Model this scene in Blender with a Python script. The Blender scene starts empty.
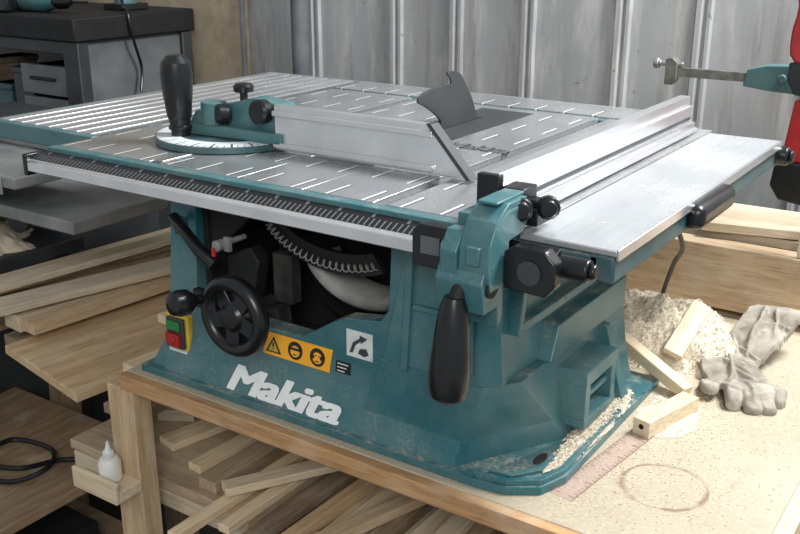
import bpy, bmesh, math, random
from mathutils import Vector, Matrix, noise
random.seed(7)
sc = bpy.context.scene
COL = sc.collection
# ------------------------------------------------------------------ materials
def srgb(r, g, b):
    f = lambda c: (c/255/12.92) if c/255 <= .04045 else ((c/255+.055)/1.055)**2.4
    return (f(r), f(g), f(b), 1)
def newmat(name):
    m = bpy.data.materials.new(name); m.use_nodes = True
    nt = m.node_tree; b = nt.nodes['Principled BSDF']
    return m, nt, b
def mathn(nt, op, a, b=None, c=None):
    n = nt.nodes.new('ShaderNodeMath'); n.operation = op
    for i, v in enumerate((a, b, c)):
        if v is None: continue
        if isinstance(v, (int, float)): n.inputs[i].default_value = v
        else: nt.links.new(v, n.inputs[i])
    return n.outputs[0]
def mix(nt, fac, a, b):
    n = nt.nodes.new('ShaderNodeMix'); n.data_type = 'RGBA'
    for s, v in ((0, fac), (6, a), (7, b)):
        if isinstance(v, (int, float, tuple)): n.inputs[s].default_value = v
        else: nt.links.new(v, n.inputs[s])
    return n.outputs[2]
def noise_n(nt, scale, detail=4, stretch=(1, 1, 1), coord='obj', rough=.55, rnd=False):
    if coord == 'obj':
        tc = nt.nodes.new('ShaderNodeTexCoord').outputs['Object']
    else:
        tc = nt.nodes.new('ShaderNodeNewGeometry').outputs['Position']
    mp = nt.nodes.new('ShaderNodeMapping'); mp.inputs['Scale'].default_value = stretch
    nt.links.new(tc, mp.inputs[0])
    src = mp.outputs[0]
    if rnd:
        oi = nt.nodes.new('ShaderNodeObjectInfo')
        va = nt.nodes.new('ShaderNodeVectorMath'); va.operation = 'ADD'
        sc_ = mathn(nt, 'MULTIPLY', oi.outputs['Random'], 37.0)
        nt.links.new(src, va.inputs[0]); nt.links.new(sc_, va.inputs[1]); src = va.outputs[0]
    n = nt.nodes.new('ShaderNodeTexNoise'); n.inputs['Scale'].default_value = scale
    n.inputs['Detail'].default_value = detail; n.inputs['Roughness'].default_value = rough
    nt.links.new(src, n.inputs['Vector'])
    return n.outputs['Fac']
def ramp(nt, fac, lo, hi):
    n = nt.nodes.new('ShaderNodeMapRange'); n.inputs['From Min'].default_value = lo
    n.inputs['From Max'].default_value = hi; nt.links.new(fac, n.inputs['Value'])
    return n.outputs[0]
def bump(nt, b, h, strength=.3, dist=.002):
    n = nt.nodes.new('ShaderNodeBump'); n.inputs['Strength'].default_value = strength
    n.inputs['Distance'].default_value = dist
    nt.links.new(h, n.inputs['Height']); nt.links.new(n.outputs[0], b.inputs['Normal'])
def basic(name, c1, c2, scale=20, rough=.5, metal=0, bumps=0, stretch=(1, 1, 1), coord='obj', lo=.35, hi=.65):
    m, nt, b = newmat(name)
    f = ramp(nt, noise_n(nt, scale, 5, stretch, coord), lo, hi)
    nt.links.new(mix(nt, f, c1, c2), b.inputs['Base Color'])
    b.inputs['Roughness'].default_value = rough; b.inputs['Metallic'].default_value = metal
    if bumps: bump(nt, b, noise_n(nt, scale*4, 3, stretch, coord), bumps)
    return m
def dusty(name, c1, c2, dust, amt, rough=.4, scale=9):
    """painted surface that carries fine sawdust on faces that point up"""
    m, nt, b = newmat(name)
    f = ramp(nt, noise_n(nt, scale, 5, coord='w'), .3, .7)
    col = mix(nt, f, c1, c2)
    g = nt.nodes.new('ShaderNodeNewGeometry')
    sp = nt.nodes.new('ShaderNodeSeparateXYZ'); nt.links.new(g.outputs['Normal'], sp.inputs[0])
    up = ramp(nt, sp.outputs[2], .10, .95)
    sp_n = mathn(nt, 'MULTIPLY_ADD', ramp(nt, noise_n(nt, 220, 5, coord='w', rough=.7), .45, .60), .6, .25)
    lg = ramp(nt, noise_n(nt, 22, 4, coord='w', rough=.6), .40, .64)
    d = mathn(nt, 'MULTIPLY', mathn(nt, 'MULTIPLY', up, lg), sp_n)
    d2 = mathn(nt, 'MULTIPLY', d, amt)
    haze = mathn(nt, 'MULTIPLY', ramp(nt, noise_n(nt, 7, 5, coord='w', rough=.7), .38, .75), .16)
    d2 = mathn(nt, 'MAXIMUM', d2, haze)
    nt.links.new(mix(nt, d2, col, dust), b.inputs['Base Color'])
    nt.links.new(mathn(nt, 'MULTIPLY_ADD', d2, .5, rough), b.inputs['Roughness'])
    bump(nt, b, noise_n(nt, 600, 2, coord='w'), .12, .0005)
    return m
def wood(name, c1, c2, c3, rough=.65):
    m, nt, b = newmat(name)
    g1 = noise_n(nt, 9, 4, (9, .8, 9), rnd=True)
    g2 = noise_n(nt, 40, 5, (8, .5, 8), rnd=True)
    g3 = noise_n(nt, 12, 5, (1, 1, 1), rnd=True)
    g4 = noise_n(nt, 7, 5, (1, .5, 1), rnd=True, rough=.7)
    col = mix(nt, ramp(nt, g1, .35, .65), c1, c2)
    col = mix(nt, mathn(nt, 'MULTIPLY', ramp(nt, g2, .48, .70), .55), col, c3)
    col = mix(nt, mathn(nt, 'MULTIPLY', ramp(nt, g3, .5, .75), .4), col, srgb(208, 196, 174))
    col = mix(nt, mathn(nt, 'MULTIPLY', ramp(nt, g4, .55, .75), .35), col, srgb(118, 104, 86))
    oi = nt.nodes.new('ShaderNodeObjectInfo')
    hs = nt.nodes.new('ShaderNodeHueSaturation')
    nt.links.new(mathn(nt, 'MULTIPLY_ADD', oi.outputs['Random'], .34, .82), hs.inputs['Value'])
    nt.links.new(mathn(nt, 'MULTIPLY_ADD', oi.outputs['Random'], .25, .80), hs.inputs['Saturation'])
    nt.links.new(col, hs.inputs['Color']); nt.links.new(hs.outputs[0], b.inputs['Base Color'])
    b.inputs['Roughness'].default_value = rough
    bump(nt, b, g2, .45, .001)
    return m
DUST = srgb(206, 196, 176)
M = {}
M['teal'] = dusty('teal_paint', srgb(36, 92, 100), srgb(46, 103, 111), DUST, .85, .27)
M['tealc'] = dusty('teal_cast_paint', srgb(36, 92, 100), srgb(46, 103, 111), DUST, .35, .26)
M['tealdk'] = dusty('teal_dark_paint_shade', srgb(24, 68, 76), srgb(30, 78, 86), DUST, .4, .40)  # dark teal paint; also serves as the painted shade of the foot pocket
M['black'] = basic('black_plastic', srgb(15, 16, 18), srgb(24, 25, 27), 30, .30, bumps=.05)
M['blackm'] = basic('black_matte', srgb(14, 15, 16), srgb(26, 26, 27), 20, .7)
M['dark'] = basic('interior_shade', srgb(5, 5, 6), srgb(18, 18, 17), 25, .9, bumps=.3)  # near-black colour standing in for shade inside openings, holes and recesses
M['silver'] = basic('aluminium', (.80, .81, .82, 1), (.68, .69, .70, 1), 14, .25, .8, stretch=(1, .1, 1), coord='w')
M['steel'] = basic('steel', (.5, .5, .5, 1), (.62, .62, .62, 1), 20, .3, .9)
M['dullsteel'] = basic('dull_grey_green_metal', srgb(128, 130, 122), srgb(94, 96, 88), 40, .45, .4)
M['groove'] = basic('grey_groove', srgb(92, 96, 99), srgb(76, 80, 83), 20, .5)
M['pipe'] = basic('grey_pipe_paint', srgb(108, 114, 118), srgb(88, 94, 98), 12, .45)
M['white'] = basic('white_print', srgb(232, 236, 234), srgb(222, 227, 225), 60, .5)
M['offwhite'] = basic('offwhite_label', srgb(215, 220, 215), srgb(190, 198, 196), 80, .5)
M['pale'] = basic('pale_dusty_metal', srgb(160, 160, 155), srgb(110, 111, 108), 14, .5)
M['dustmetal'] = basic('dusty_dark_metal', srgb(58, 57, 54), srgb(24, 24, 24), 30, .8, bumps=.3)
M['orange'] = basic('orange_label', srgb(248, 178, 36), srgb(242, 168, 34), 40, .5)
M['yellow'] = basic('yellow_label', srgb(214, 182, 60), srgb(190, 160, 52), 40, .5)
M['red'] = basic('red_plastic', srgb(172, 36, 36), srgb(146, 28, 30), 40, .4)
M['green'] = basic('green_plastic', srgb(40, 126, 66), srgb(34, 110, 58), 40, .4)
M['grayp'] = basic('grey_paint', srgb(142, 143, 142), srgb(108, 111, 111), 8, .5)
M['graydk'] = basic('dark_grey_paint', srgb(60, 63, 65), srgb(44, 47, 49), 8, .5)
M['graymd'] = basic('mid_grey_paint', srgb(112, 115, 116), srgb(86, 90, 92), 8, .5)
M['bluegrey'] = basic('teal_grey_paint', srgb(72, 106, 108), srgb(58, 90, 92), 8, .5)
M['wood'] = wood('pine_wood', srgb(200, 174, 136), srgb(178, 150, 114), srgb(136, 108, 78))
M['woodlt'] = wood('light_wood', srgb(224, 205, 172), srgb(208, 186, 150), srgb(170, 144, 108))
M['woodor'] = wood('orange_wood', srgb(186, 146, 100), srgb(164, 124, 82), srgb(118, 84, 52))
M['wooddk'] = wood('brown_wood', srgb(152, 128, 100), srgb(126, 104, 80), srgb(86, 70, 54))
M['plast'] = basic('bottle_plastic', srgb(224, 224, 214), srgb(206, 206, 196), 10, .35)
M['concrete'] = basic('concrete', srgb(66, 62, 56), srgb(40, 38, 35), 6, .9, bumps=.3)
m, nt, b = newmat('grey_cloth')
n1 = noise_n(nt, 22, 5, coord='w', rough=.65); n2 = noise_n(nt, 900, 2, coord='w'); n3 = noise_n(nt, 60, 4, coord='w')
col = mix(nt, ramp(nt, n1, .35, .65), srgb(172, 165, 152), srgb(126, 118, 106))
nt.links.new(mix(nt, mathn(nt, 'MULTIPLY', ramp(nt, n3, .5, .7), .4), col, srgb(92, 82, 70)), b.inputs['Base Color'])
b.inputs['Roughness'].default_value = .95; bump(nt, b, n2, .5, .001); M['cloth'] = m
m, nt, b = newmat('sawdust')
n1 = noise_n(nt, 300, 6, coord='w', rough=.85)
nt.links.new(mix(nt, ramp(nt, n1, .30, .55), srgb(186, 165, 134), srgb(234, 223, 202)), b.inputs['Base Color'])
b.inputs['Roughness'].default_value = 1; bump(nt, b, n1, .7, .003); M['sawdust'] = m
def table_mat(name, dashes, bright=1.0, met=.70):
    m, nt, b = newmat(name)
    g = nt.nodes.new('ShaderNodeNewGeometry'); sp = nt.nodes.new('ShaderNodeSeparateXYZ')
    nt.links.new(g.outputs['Position'], sp.inputs[0]); X, Y = sp.outputs[0], sp.outputs[1]
    bl = noise_n(nt, 2.5, 2, (1, 1, 1), 'w', .4)
    br = noise_n(nt, 90, 2, (2, .06, 1), 'w', .4)
    base = mix(nt, ramp(nt, bl, .3, .7), (.42*bright, .44*bright, .455*bright, 1), (.52*bright, .54*bright, .555*bright, 1))
    base = mix(nt, mathn(nt, 'MULTIPLY', ramp(nt, br, .35, .65), .14), base, (.30, .31, .32, 1))
    if dashes:
        fx = mathn(nt, 'FRACT', mathn(nt, 'DIVIDE', mathn(nt, 'ADD', X, 5.0), .056))
        fy = mathn(nt, 'FRACT', mathn(nt, 'DIVIDE', mathn(nt, 'ADD', Y, 4.985), .098))
        on = mathn(nt, 'LESS_THAN', fy, .52)
        a = mathn(nt, 'MULTIPLY', mathn(nt, 'LESS_THAN', fx, .075), on)
        fx2 = mathn(nt, 'FRACT', mathn(nt, 'DIVIDE', mathn(nt, 'ADD', X, 5.0-.0042), .056))
        a2 = mathn(nt, 'MULTIPLY', mathn(nt, 'LESS_THAN', fx2, .05), on)
        base = mix(nt, a2, base, (.12, .13, .14, 1))
    dl = ramp(nt, noise_n(nt, 5, 5, coord='w', rough=.65), .42, .72)
    dn = mathn(nt, 'MULTIPLY_ADD', ramp(nt, noise_n(nt, 300, 2, coord='w', rough=.5), .5, .7), .35, .45)
    d = mathn(nt, 'MULTIPLY', mathn(nt, 'MULTIPLY', dn, dl), .32)
    col = mix(nt, d, base, DUST)
    if dashes: col = mix(nt, a, col, (.82, .82, .80, 1))
    nt.links.new(col, b.inputs['Base Color'])
    mt = mathn(nt, 'MULTIPLY_ADD', d, -.6, met)
    if dashes: mt = mathn(nt, 'MULTIPLY', mt, mathn(nt, 'MULTIPLY_ADD', a, -.6, 1.0))
    nt.links.new(mt, b.inputs['Metallic'])
    nt.links.new(mathn(nt, 'MULTIPLY_ADD', d, .6, .22), b.inputs['Roughness'])
    return m
M['table'] = table_mat('ribbed_table_aluminium', True)
M['tableplain'] = table_mat('plain_aluminium', False, 1.35, .6)
M['tablerib'] = table_mat('rib_aluminium', False, 1.2, .65)
m, nt, b = newmat('black_scale')
g = nt.nodes.new('ShaderNodeNewGeometry'); sp = nt.nodes.new('ShaderNodeSeparateXYZ')
nt.links.new(g.outputs['Position'], sp.inputs[0])
fx = mathn(nt, 'FRACT', mathn(nt, 'DIVIDE', mathn(nt, 'ADD', sp.outputs[0], 5), .008))
a = mathn(nt, 'MULTIPLY', mathn(nt, 'LESS_THAN', fx, .25), mathn(nt, 'LESS_THAN', sp.outputs[1], -.015))
fx3 = mathn(nt, 'FRACT', mathn(nt, 'DIVIDE', mathn(nt, 'ADD', sp.outputs[0], 5), .05))
a3 = mathn(nt, 'MULTIPLY', mathn(nt, 'LESS_THAN', fx3, .08), mathn(nt, 'GREATER_THAN', sp.outputs[1], -.013))
nt.links.new(mix(nt, mathn(nt, 'MAXIMUM', a, a3), srgb(22, 22, 24), srgb(104, 104, 104)), b.inputs['Base Color'])
b.inputs['Roughness'].default_value = .45; M['scale'] = m
m, nt, b = newmat('bench_board')
g = nt.nodes.new('ShaderNodeNewGeometry'); sp = nt.nodes.new('ShaderNodeSeparateXYZ')
nt.links.new(g.outputs['Position'], sp.inputs[0])
dx = mathn(nt, 'SUBTRACT', sp.outputs[0], .181); dy = mathn(nt, 'SUBTRACT', sp.outputs[1], .133)
rr = mathn(nt, 'SQRT', mathn(nt, 'ADD', mathn(nt, 'MULTIPLY', dx, dx), mathn(nt, 'MULTIPLY', dy, dy)))
wob = mathn(nt, 'MULTIPLY_ADD', noise_n(nt, 22, 3, coord='w'), .010, -.005)
rd = mathn(nt, 'ABSOLUTE', mathn(nt, 'SUBTRACT', mathn(nt, 'ADD', rr, wob), .051))
wdt = mathn(nt, 'MULTIPLY_ADD', ramp(nt, noise_n(nt, 16, 2, coord='w'), .35, .65), .004, .0022)
ring = mathn(nt, 'SUBTRACT', 1.0, mathn(nt, 'MINIMUM', mathn(nt, 'DIVIDE', rd, wdt), 1.0))
ring = mathn(nt, 'MULTIPLY', mathn(nt, 'POWER', ring, .6), ramp(nt, noise_n(nt, 40, 4, coord='w'), .30, .54))
n1 = ramp(nt, noise_n(nt, 3.5, 6, coord='w', rough=.65), .3, .7)
col = mix(nt, n1, srgb(164, 152, 130), srgb(190, 178, 156))
n2 = ramp(nt, noise_n(nt, 200, 6, (1, 1, 1), 'w', .75), .50, .66)
col = mix(nt, mathn(nt, 'MULTIPLY', n2, .5), col, srgb(218, 209, 190))
n3 = ramp(nt, noise_n(nt, 14, 6, coord='w', rough=.7), .53, .70)
col = mix(nt, mathn(nt, 'MULTIPLY', n3, .4), col, srgb(138, 124, 102))
n4 = ramp(nt, noise_n(nt, 50, 5, (1, .15, 1), 'w', .7), .6, .7)
col = mix(nt, mathn(nt, 'MULTIPLY', n4, .3), col, srgb(132, 118, 98))
col = mix(nt, mathn(nt, 'MULTIPLY', ring, .75), col, srgb(112, 80, 48))
nt.links.new(col, b.inputs['Base Color']); b.inputs['Roughness'].default_value = .45
M['bench'] = m
m, nt, b = newmat('galvanised_sheet')
n1 = ramp(nt, noise_n(nt, 2.2, 5, (1.5, 1, .3), 'w', .55), .3, .7)
col = mix(nt, n1, srgb(142, 144, 145), srgb(176, 178, 179))
n2 = ramp(nt, noise_n(nt, 8, 6, (2.2, 1, .35), 'w', .65), .50, .68)
col = mix(nt, mathn(nt, 'MULTIPLY', n2, .6), col, srgb(208, 208, 204))
n3 = ramp(nt, noise_n(nt, 5, 6, (4, 1, .3), 'w', .7), .52, .70)
col = mix(nt, mathn(nt, 'MULTIPLY', n3, .55), col, srgb(114, 109, 101))
n4 = ramp(nt, noise_n(nt, 35, 4, (1, 1, 1), 'w', .7), .65, .71)
col = mix(nt, mathn(nt, 'MULTIPLY', n4, .6), col, srgb(92, 78, 64))
nt.links.new(col, b.inputs['Base Color']); b.inputs['Roughness'].default_value = .5
b.inputs['Metallic'].default_value = .15; M['wall'] = m
m, nt, b = newmat('beige_board_wall')
n1 = ramp(nt, noise_n(nt, 5, 6, (1, 1, 1), 'w', .7), .3, .7)
col = mix(nt, n1, srgb(200, 186, 162), srgb(152, 136, 112))
n2 = ramp(nt, noise_n(nt, 40, 5, (6, 1, .5), 'w', .7), .55, .7)
nt.links.new(mix(nt, mathn(nt, 'MULTIPLY', n2, .4), col, srgb(104, 88, 68)), b.inputs['Base Color'])
b.inputs['Roughness'].default_value = .9; M['plaster'] = m

# ------------------------------------------------------------------ geometry helper
class G:
    def __init__(s): s.bm = bmesh.new()
    def _f(s, vs, m):
        try:
            f = s.bm.faces.new(vs); f.material_index = m; return f
        except ValueError: return None
    def box(s, x0, x1, y0, y1, z0, z1, m=0, T=None):
        p = [(x, y, z) for z in (z0, z1) for y in (y0, y1) for x in (x0, x1)]
        if T: p = [T @ Vector(q) for q in p]
        v = [s.bm.verts.new(q) for q in p]
        for f in ((0, 2, 3, 1), (4, 5, 7, 6), (0, 1, 5, 4), (2, 6, 7, 3), (0, 4, 6, 2), (1, 3, 7, 5)):
            s._f([v[i] for i in f], m)
        return s
    def prism(s, pts, ax, a, b, m=0, T=None):
        def mk(p, c):
            q = (c, p[0], p[1]) if ax == 'x' else (p[0], c, p[1]) if ax == 'y' else (p[0], p[1], c)
            return T @ Vector(q) if T else q
        A = [s.bm.verts.new(mk(p, a)) for p in pts]; B = [s.bm.verts.new(mk(p, b)) for p in pts]
        s._f(A, m); s._f(B[::-1], m); n = len(pts)
        for i in range(n): s._f([A[i], B[i], B[(i+1) % n], A[(i+1) % n]], m)
        return s
    def loft(s, secs, m=0):
        R = [[s.bm.verts.new(p) for p in q] for q in secs]; n = len(R[0])
        s._f(R[0], m); s._f(R[-1][::-1], m)
        for A, B in zip(R, R[1:]):
            for i in range(n): s._f([A[i], B[i], B[(i+1) % n], A[(i+1) % n]], m)
        return s
    def lathe(s, p, d, prof, n=28, m=0):
        p = Vector(p); q = Vector((0, 0, 1)).rotation_difference(Vector(d).normalized())
        rings = []
        for r, h in prof:
            if r < 1e-6: rings.append([s.bm.verts.new(p+q @ Vector((0, 0, h)))])
            else: rings.append([s.bm.verts.new(p+q @ Vector((r*math.cos(2*math.pi*i/n), r*math.sin(2*math.pi*i/n), h))) for i in range(n)])
        for A, B in zip(rings, rings[1:]):
            for i in range(n):
                j = (i+1) % n
                if len(A) == 1 and len(B) == 1: break
                if len(A) == 1: s._f([A[0], B[i], B[j]], m)
                elif len(B) == 1: s._f([A[i], B[0], A[j]], m)
                else: s._f([A[i], B[i], B[j], A[j]], m)
        if len(rings[0]) > 1: s._f(rings[0], m)
        if len(rings[-1]) > 1: s._f(rings[-1][::-1], m)
        return s
    def cyl(s, a, b, r, r2=None, n=24, m=0):
        a, b = Vector(a), Vector(b); return s.lathe(a, b-a, [(r, 0), (r if r2 is None else r2, (b-a).length)], n, m)
    def torus(s, c, d, R, r, n=48, k=12, m=0, a0=0, a1=2*math.pi, flat=1):
        c = Vector(c); q = Vector((0, 0, 1)).rotation_difference(Vector(d).normalized()); rings = []
        full = abs(a1-a0-2*math.pi) < 1e-4; cnt = n if full else n+1
        for i in range(cnt):
            t = a0+(a1-a0)*i/n
            rings.append([s.bm.verts.new(c+q @ Vector(((R+r*math.cos(u))*math.cos(t), (R+r*math.cos(u))*math.sin(t), r*flat*math.sin(u)))) for u in [2*math.pi*j/k for j in range(k)]])
        for i in range(n):
            A, B = rings[i], rings[(i+1) % cnt]
            for j in range(k): s._f([A[j], B[j], B[(j+1) % k], A[(j+1) % k]], m)
        if not full: s._f(rings[0], m); s._f(rings[-1][::-1], m)
        return s
    def tube(s, pts, r, k=10, m=0, radii=None, sub=8):
        pts = [Vector(p) for p in pts]
        P = []; R = []
        for i in range(len(pts)-1):
            p0 = pts[max(i-1, 0)]; p1 = pts[i]; p2 = pts[i+1]; p3 = pts[min(i+2, len(pts)-1)]
            for t in [j/sub for j in range(sub)]:
                P.append(.5*((2*p1)+(p2-p0)*t+(2*p0-5*p1+4*p2-p3)*t*t+(3*p1-p0-3*p2+p3)*t**3))
                R.append(r if radii is None else radii[i]*(1-t)+radii[i+1]*t)
        P.append(pts[-1]); R.append(r if radii is None else radii[-1])
        prev = None; rings = []
        for i, p in enumerate(P):
            d = (P[min(i+1, len(P)-1)]-P[max(i-1, 0)]).normalized()
            if prev is None: nx = d.orthogonal().normalized()
            else: nx = (prev-d*prev.dot(d)).normalized()
            prev = nx; ny = d.cross(nx)
            rings.append([s.bm.verts.new(p+(nx*math.cos(u)+ny*math.sin(u))*R[i]) for u in [2*math.pi*j/k for j in range(k)]])
        for A, B in zip(rings, rings[1:]):
            for j in range(k): s._f([A[j], B[j], B[(j+1) % k], A[(j+1) % k]], m)
        s._f(rings[0], m); s._f(rings[-1][::-1], m)
        return s
    def obj(s, name, mats, parent=None, bevel=0, seg=2, smooth=True, T=None, sharp=32):
        bmesh.ops.recalc_face_normals(s.bm, faces=s.bm.faces)
        me = bpy.data.meshes.new(name)
        xs = [v.co for v in s.bm.verts]
        lo = Vector([min(v[i] for v in xs) for i in range(3)]); hi = Vector([max(v[i] for v in xs) for i in range(3)])
        o0 = Vector(((lo.x+hi.x)/2, (lo.y+hi.y)/2, lo.z))
        bmesh.ops.translate(s.bm, verts=s.bm.verts, vec=-o0)
        s.bm.to_mesh(me); s.bm.free()
        for k in mats: me.materials.append(M[k] if isinstance(k, str) else k)
        if smooth:
            for p in me.polygons: p.use_smooth = True
            me.set_sharp_from_angle(angle=math.radians(sharp))
        o = bpy.data.objects.new(name, me); COL.objects.link(o); o.location = o0
        if T is not None: o.matrix_basis = T @ Matrix.Translation(o0)
        if parent: attach(o, parent)
        if bevel:
            bv = o.modifiers.new('bevel', 'BEVEL'); bv.width = bevel; bv.segments = seg; bv.limit_method = 'ANGLE'; bv.angle_limit = math.radians(min(28, sharp))
        return o
WM = {}
def attach(o, parent):
    o.parent = parent; o.matrix_parent_inverse = WM.get(parent.name, parent.matrix_basis.copy()).inverted()
    WM[o.name] = o.matrix_basis.copy()
def root(name, loc, label, cat, group=None):
    e = bpy.data.objects.new(name, None); e.empty_display_size = .05; COL.objects.link(e); e.location = loc
    WM[e.name] = Matrix.Translation(Vector(loc)); tag(e, label, cat, group); return e
def tag(o, label, cat, group=None):
    o['label'] = label; o['category'] = cat
    if group: o['group'] = group
    return o
def text(body, name, size, loc, rot, mat, parent, ext=.0006, shear=0, bold=0.0, sx=1, spacing=1.0):
    cu = bpy.data.curves.new(name, 'FONT'); cu.body = body; cu.size = size; cu.extrude = ext; cu.shear = shear; cu.space_character = spacing; cu.resolution_u = 8
    t = bpy.data.objects.new(name+'_tmp', cu); COL.objects.link(t)
    bpy.context.view_layer.update()
    me0 = bpy.data.meshes.new_from_object(t.evaluated_get(bpy.context.evaluated_depsgraph_get()))
    bpy.data.objects.remove(t)
    bm = bmesh.new(); k = 0
    offs = [(0, 0)] if not bold else [(a*bold*f, b_*bold*f) for f in (1, .5) for a, b_ in ((1, .5), (-1, .5), (1, -.5), (-1, -.5), (1, 0), (-1, 0), (0, .5), (0, -.5), (.5, .5), (-.5, .5), (.5, -.5), (-.5, -.5))]
    for a, b_ in offs:
        tmp = me0.copy(); tmp.transform(Matrix.Translation((a, b_, k*.000008))); bm.from_mesh(tmp); bpy.data.meshes.remove(tmp); k += 1
    me = bpy.data.meshes.new(name); bm.to_mesh(me); bm.free()
    me.materials.clear(); me.materials.append(M[mat])
    for p in me.polygons: p.material_index = 0
    o = bpy.data.objects.new(name, me); COL.objects.link(o)
    o.matrix_basis = Matrix.Translation(loc) @ rot.to_4x4() @ Matrix.Diagonal((sx, 1, 1, 1))
    if parent: attach(o, parent)
    return o
circ = lambda cx, cy, r, n=20: [(cx+r*math.cos(2*math.pi*i/n), cy+r*math.sin(2*math.pi*i/n)) for i in range(n)]
def smooth_poly(pts, k=5):
    out = []; n = len(pts)
    for i in range(n):
        p0, p1, p2, p3 = (Vector(pts[(i+j-1) % n]) for j in range(4))
        for t in [j/k for j in range(k)]:
            q = .5*((2*p1)+(p2-p0)*t+(2*p0-5*p1+4*p2-p3)*t*t+(3*p1-p0-3*p2+p3)*t**3); out.append((q.x, q.y))
    return out

# ------------------------------------------------------------------ room
ZF = -.78
g = G(); g.box(-4.5, 1.6, -1.4, 1.9, ZF-.05, ZF)
o = g.obj('floor', ['concrete'], smooth=False); o['kind'] = 'structure'
g = G(); XM = -1.69; x = XM; pts = []
yb = 1.45; rw = random.Random(5)
while x < 1.4:
    W_ = rw.choice((.20, .26, .30, .22)); d = .016
    pts += [(x, yb), (x+W_-.045, yb), (x+W_-.038, yb-d), (x+W_-.027, yb-d), (x+W_-.022, yb-.002), (x+W_-.018, yb-.002), (x+W_-.013, yb-d*.7), (x+W_-.005, yb-d*.7), (x+W_-.001, yb)]
    x += W_
poly = pts+[(x, yb+.03), (XM, yb+.03)]
g.prism(poly, 'z', ZF, 2.3)
o = g.obj('wall_back', ['wall'], smooth=False); o['kind'] = 'structure'
g = G(); g.box(-4.5, XM, 1.43, 1.55, ZF, 2.3)
o = g.obj('wall_side', ['plaster'], smooth=False); o['kind'] = 'structure'
g = G(); g.box(XM-.006, XM+.008, 1.415, 1.43, ZF, 2.3)
o = g.obj('trim_1', ['grayp'], bevel=.002); o['kind'] = 'structure'
g = G(); g.cyl((-1.43, 1.395, ZF), (-1.43, 1.395, 2.2), .027)
for z in (-.3, .9): g.box(-1.468, -1.392, 1.39, 1.432, z, z+.03)
tag(g.obj('drain_pipe', ['pipe']), 'grey vertical pipe fixed against the corrugated wall', 'pipe')

# ------------------------------------------------------------------ workbench
bench = root('workbench', (-.15, .33, ZF), 'wooden workbench with a pale board top carrying the saw', 'workbench')
g = G(); g.box(-.62, .315, -.012, .70, -.02, 0)
g.obj('bench_top', ['bench'], bench, .0015)
def plank(name, p0, p1, w, t, mat, parent=None, roll=0, bevel=.0015, **kw):
    p0, p1 = Vector(p0), Vector(p1); d = p1-p0; L = d.length
    q = d.to_track_quat('Y', 'Z')
    g = G(); g.box(-w/2, w/2, -L/2, L/2, -t/2, t/2)
    bm = g.bm; bmesh.ops.recalc_face_normals(bm, faces=bm.faces)
    me = bpy.data.meshes.new(name); bm.to_mesh(me); bm.free(); me.materials.append(M[mat])
    o = bpy.data.objects.new(name, me); COL.objects.link(o)
    o.matrix_basis = Matrix.Translation((p0+p1)/2) @ q.to_matrix().to_4x4() @ Matrix.Rotation(roll, 4, 'Y')
    if parent: attach(o, parent)
    if bevel:
        bv = o.modifiers.new('bevel', 'BEVEL'); bv.width = bevel; bv.segments = 2
    return o
ZS = -.225
plank('front_edging', (-.62, -.0205, -.013), (.315, -.0205, -.013), .016, .025, 'woodor', bench)
plank('side_edging', (.325, -.03, -.017), (.325, .70, -.017), .02, .030, 'woodlt', bench)
plank('leg', (-.628, -.006, ZF), (-.628, -.006, -.027), .058, .036, 'wood', bench)
for (x, y) in ((.27, .03), (-.60, .64), (.27, .64)):
    plank('leg', (x, y, ZF), (x, y, -.028), .085, .055, 'wood', bench, roll=0)
plank('apron', (-.58, .012, -.037), (.22, .012, -.037), .03, .018, 'wooddk', bench)
plank('apron', (-.60, .66, -.055), (.22, .66, -.055), .03, .045, 'wood', bench)
plank('lower_shelf', (-.87, .335, ZS-.009), (.22, .335, ZS-.009), .58, .018, 'wood', bench)
plank('shelf_rail', (-.86, .058, ZS-.035), (.22, .058, ZS-.035), .03, .03, 'woodlt', bench)
ZL = ZS+.034
plank('bracket_ledge', (-.700, -.046, ZL), (-.596, -.046, ZL), .044, .018, 'woodlt', bench)
plank('ledge_lip', (-.700, -.072, ZL+.008), (-.596, -.072, ZL+.008), .008, .036, 'woodlt', bench)
bz = ZL+.009
gb = root('glue_bottle', (-.640, -.048, bz), 'small white plastic glue bottle on the bracket ledge', 'bottle')
G().lathe((-.640, -.048, bz), (0, 0, 1), [(.016, 0), (.018, .003), (.018, .032), (.014, .039), (.008, .042)]).obj('bottle_body', ['plast'], gb)
G().lathe((-.640, -.048, bz+.042), (0, 0, 1), [(.010, 0), (.009, .008), (.004, .014), (.002, .026)]).obj('nozzle', ['offwhite'], gb)

# boards on the lower shelf
mats_ = ['wood', 'woodlt', 'wooddk', 'wood', 'woodlt', 'woodlt', 'wooddk', 'wood']
def ob(x0, x1, y0, y1, z, w, t, mt, lab='sawn timber offcut lying on the lower shelf of the bench', z1=None):
    o = plank('offcut_board', (x0, y0, z), (x1, y1, z if z1 is None else z1), w, t, mt); tag(o, lab, 'board', 'boards on the lower shelf'); return o
rb = random.Random(11)
x = -.56
while x < .18:
    w = rb.choice((.03, .045, .055, .04)); t = .020
    ob(x+w/2, x+w/2+rb.uniform(-.004, .004), rb.uniform(-.04, .05) if x > -.5 else .06, rb.uniform(.5, .6), ZS+t/2+.0005, w, t, rb.choice(mats_))
    x += w+rb.uniform(.006, .014)
x = -.47
while x < .16:
    w = rb.choice((.022, .030, .038)); t = rb.choice((.014, .020)); dx = rb.uniform(-.008, .018)
    ob(x+w/2, x+w/2+dx, rb.uniform(-.09, .0), rb.uniform(.5, .58), ZS+.022+t/2, w, t, rb.choice(mats_))
    x += w+.018+rb.uniform(.004, .012)
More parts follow.
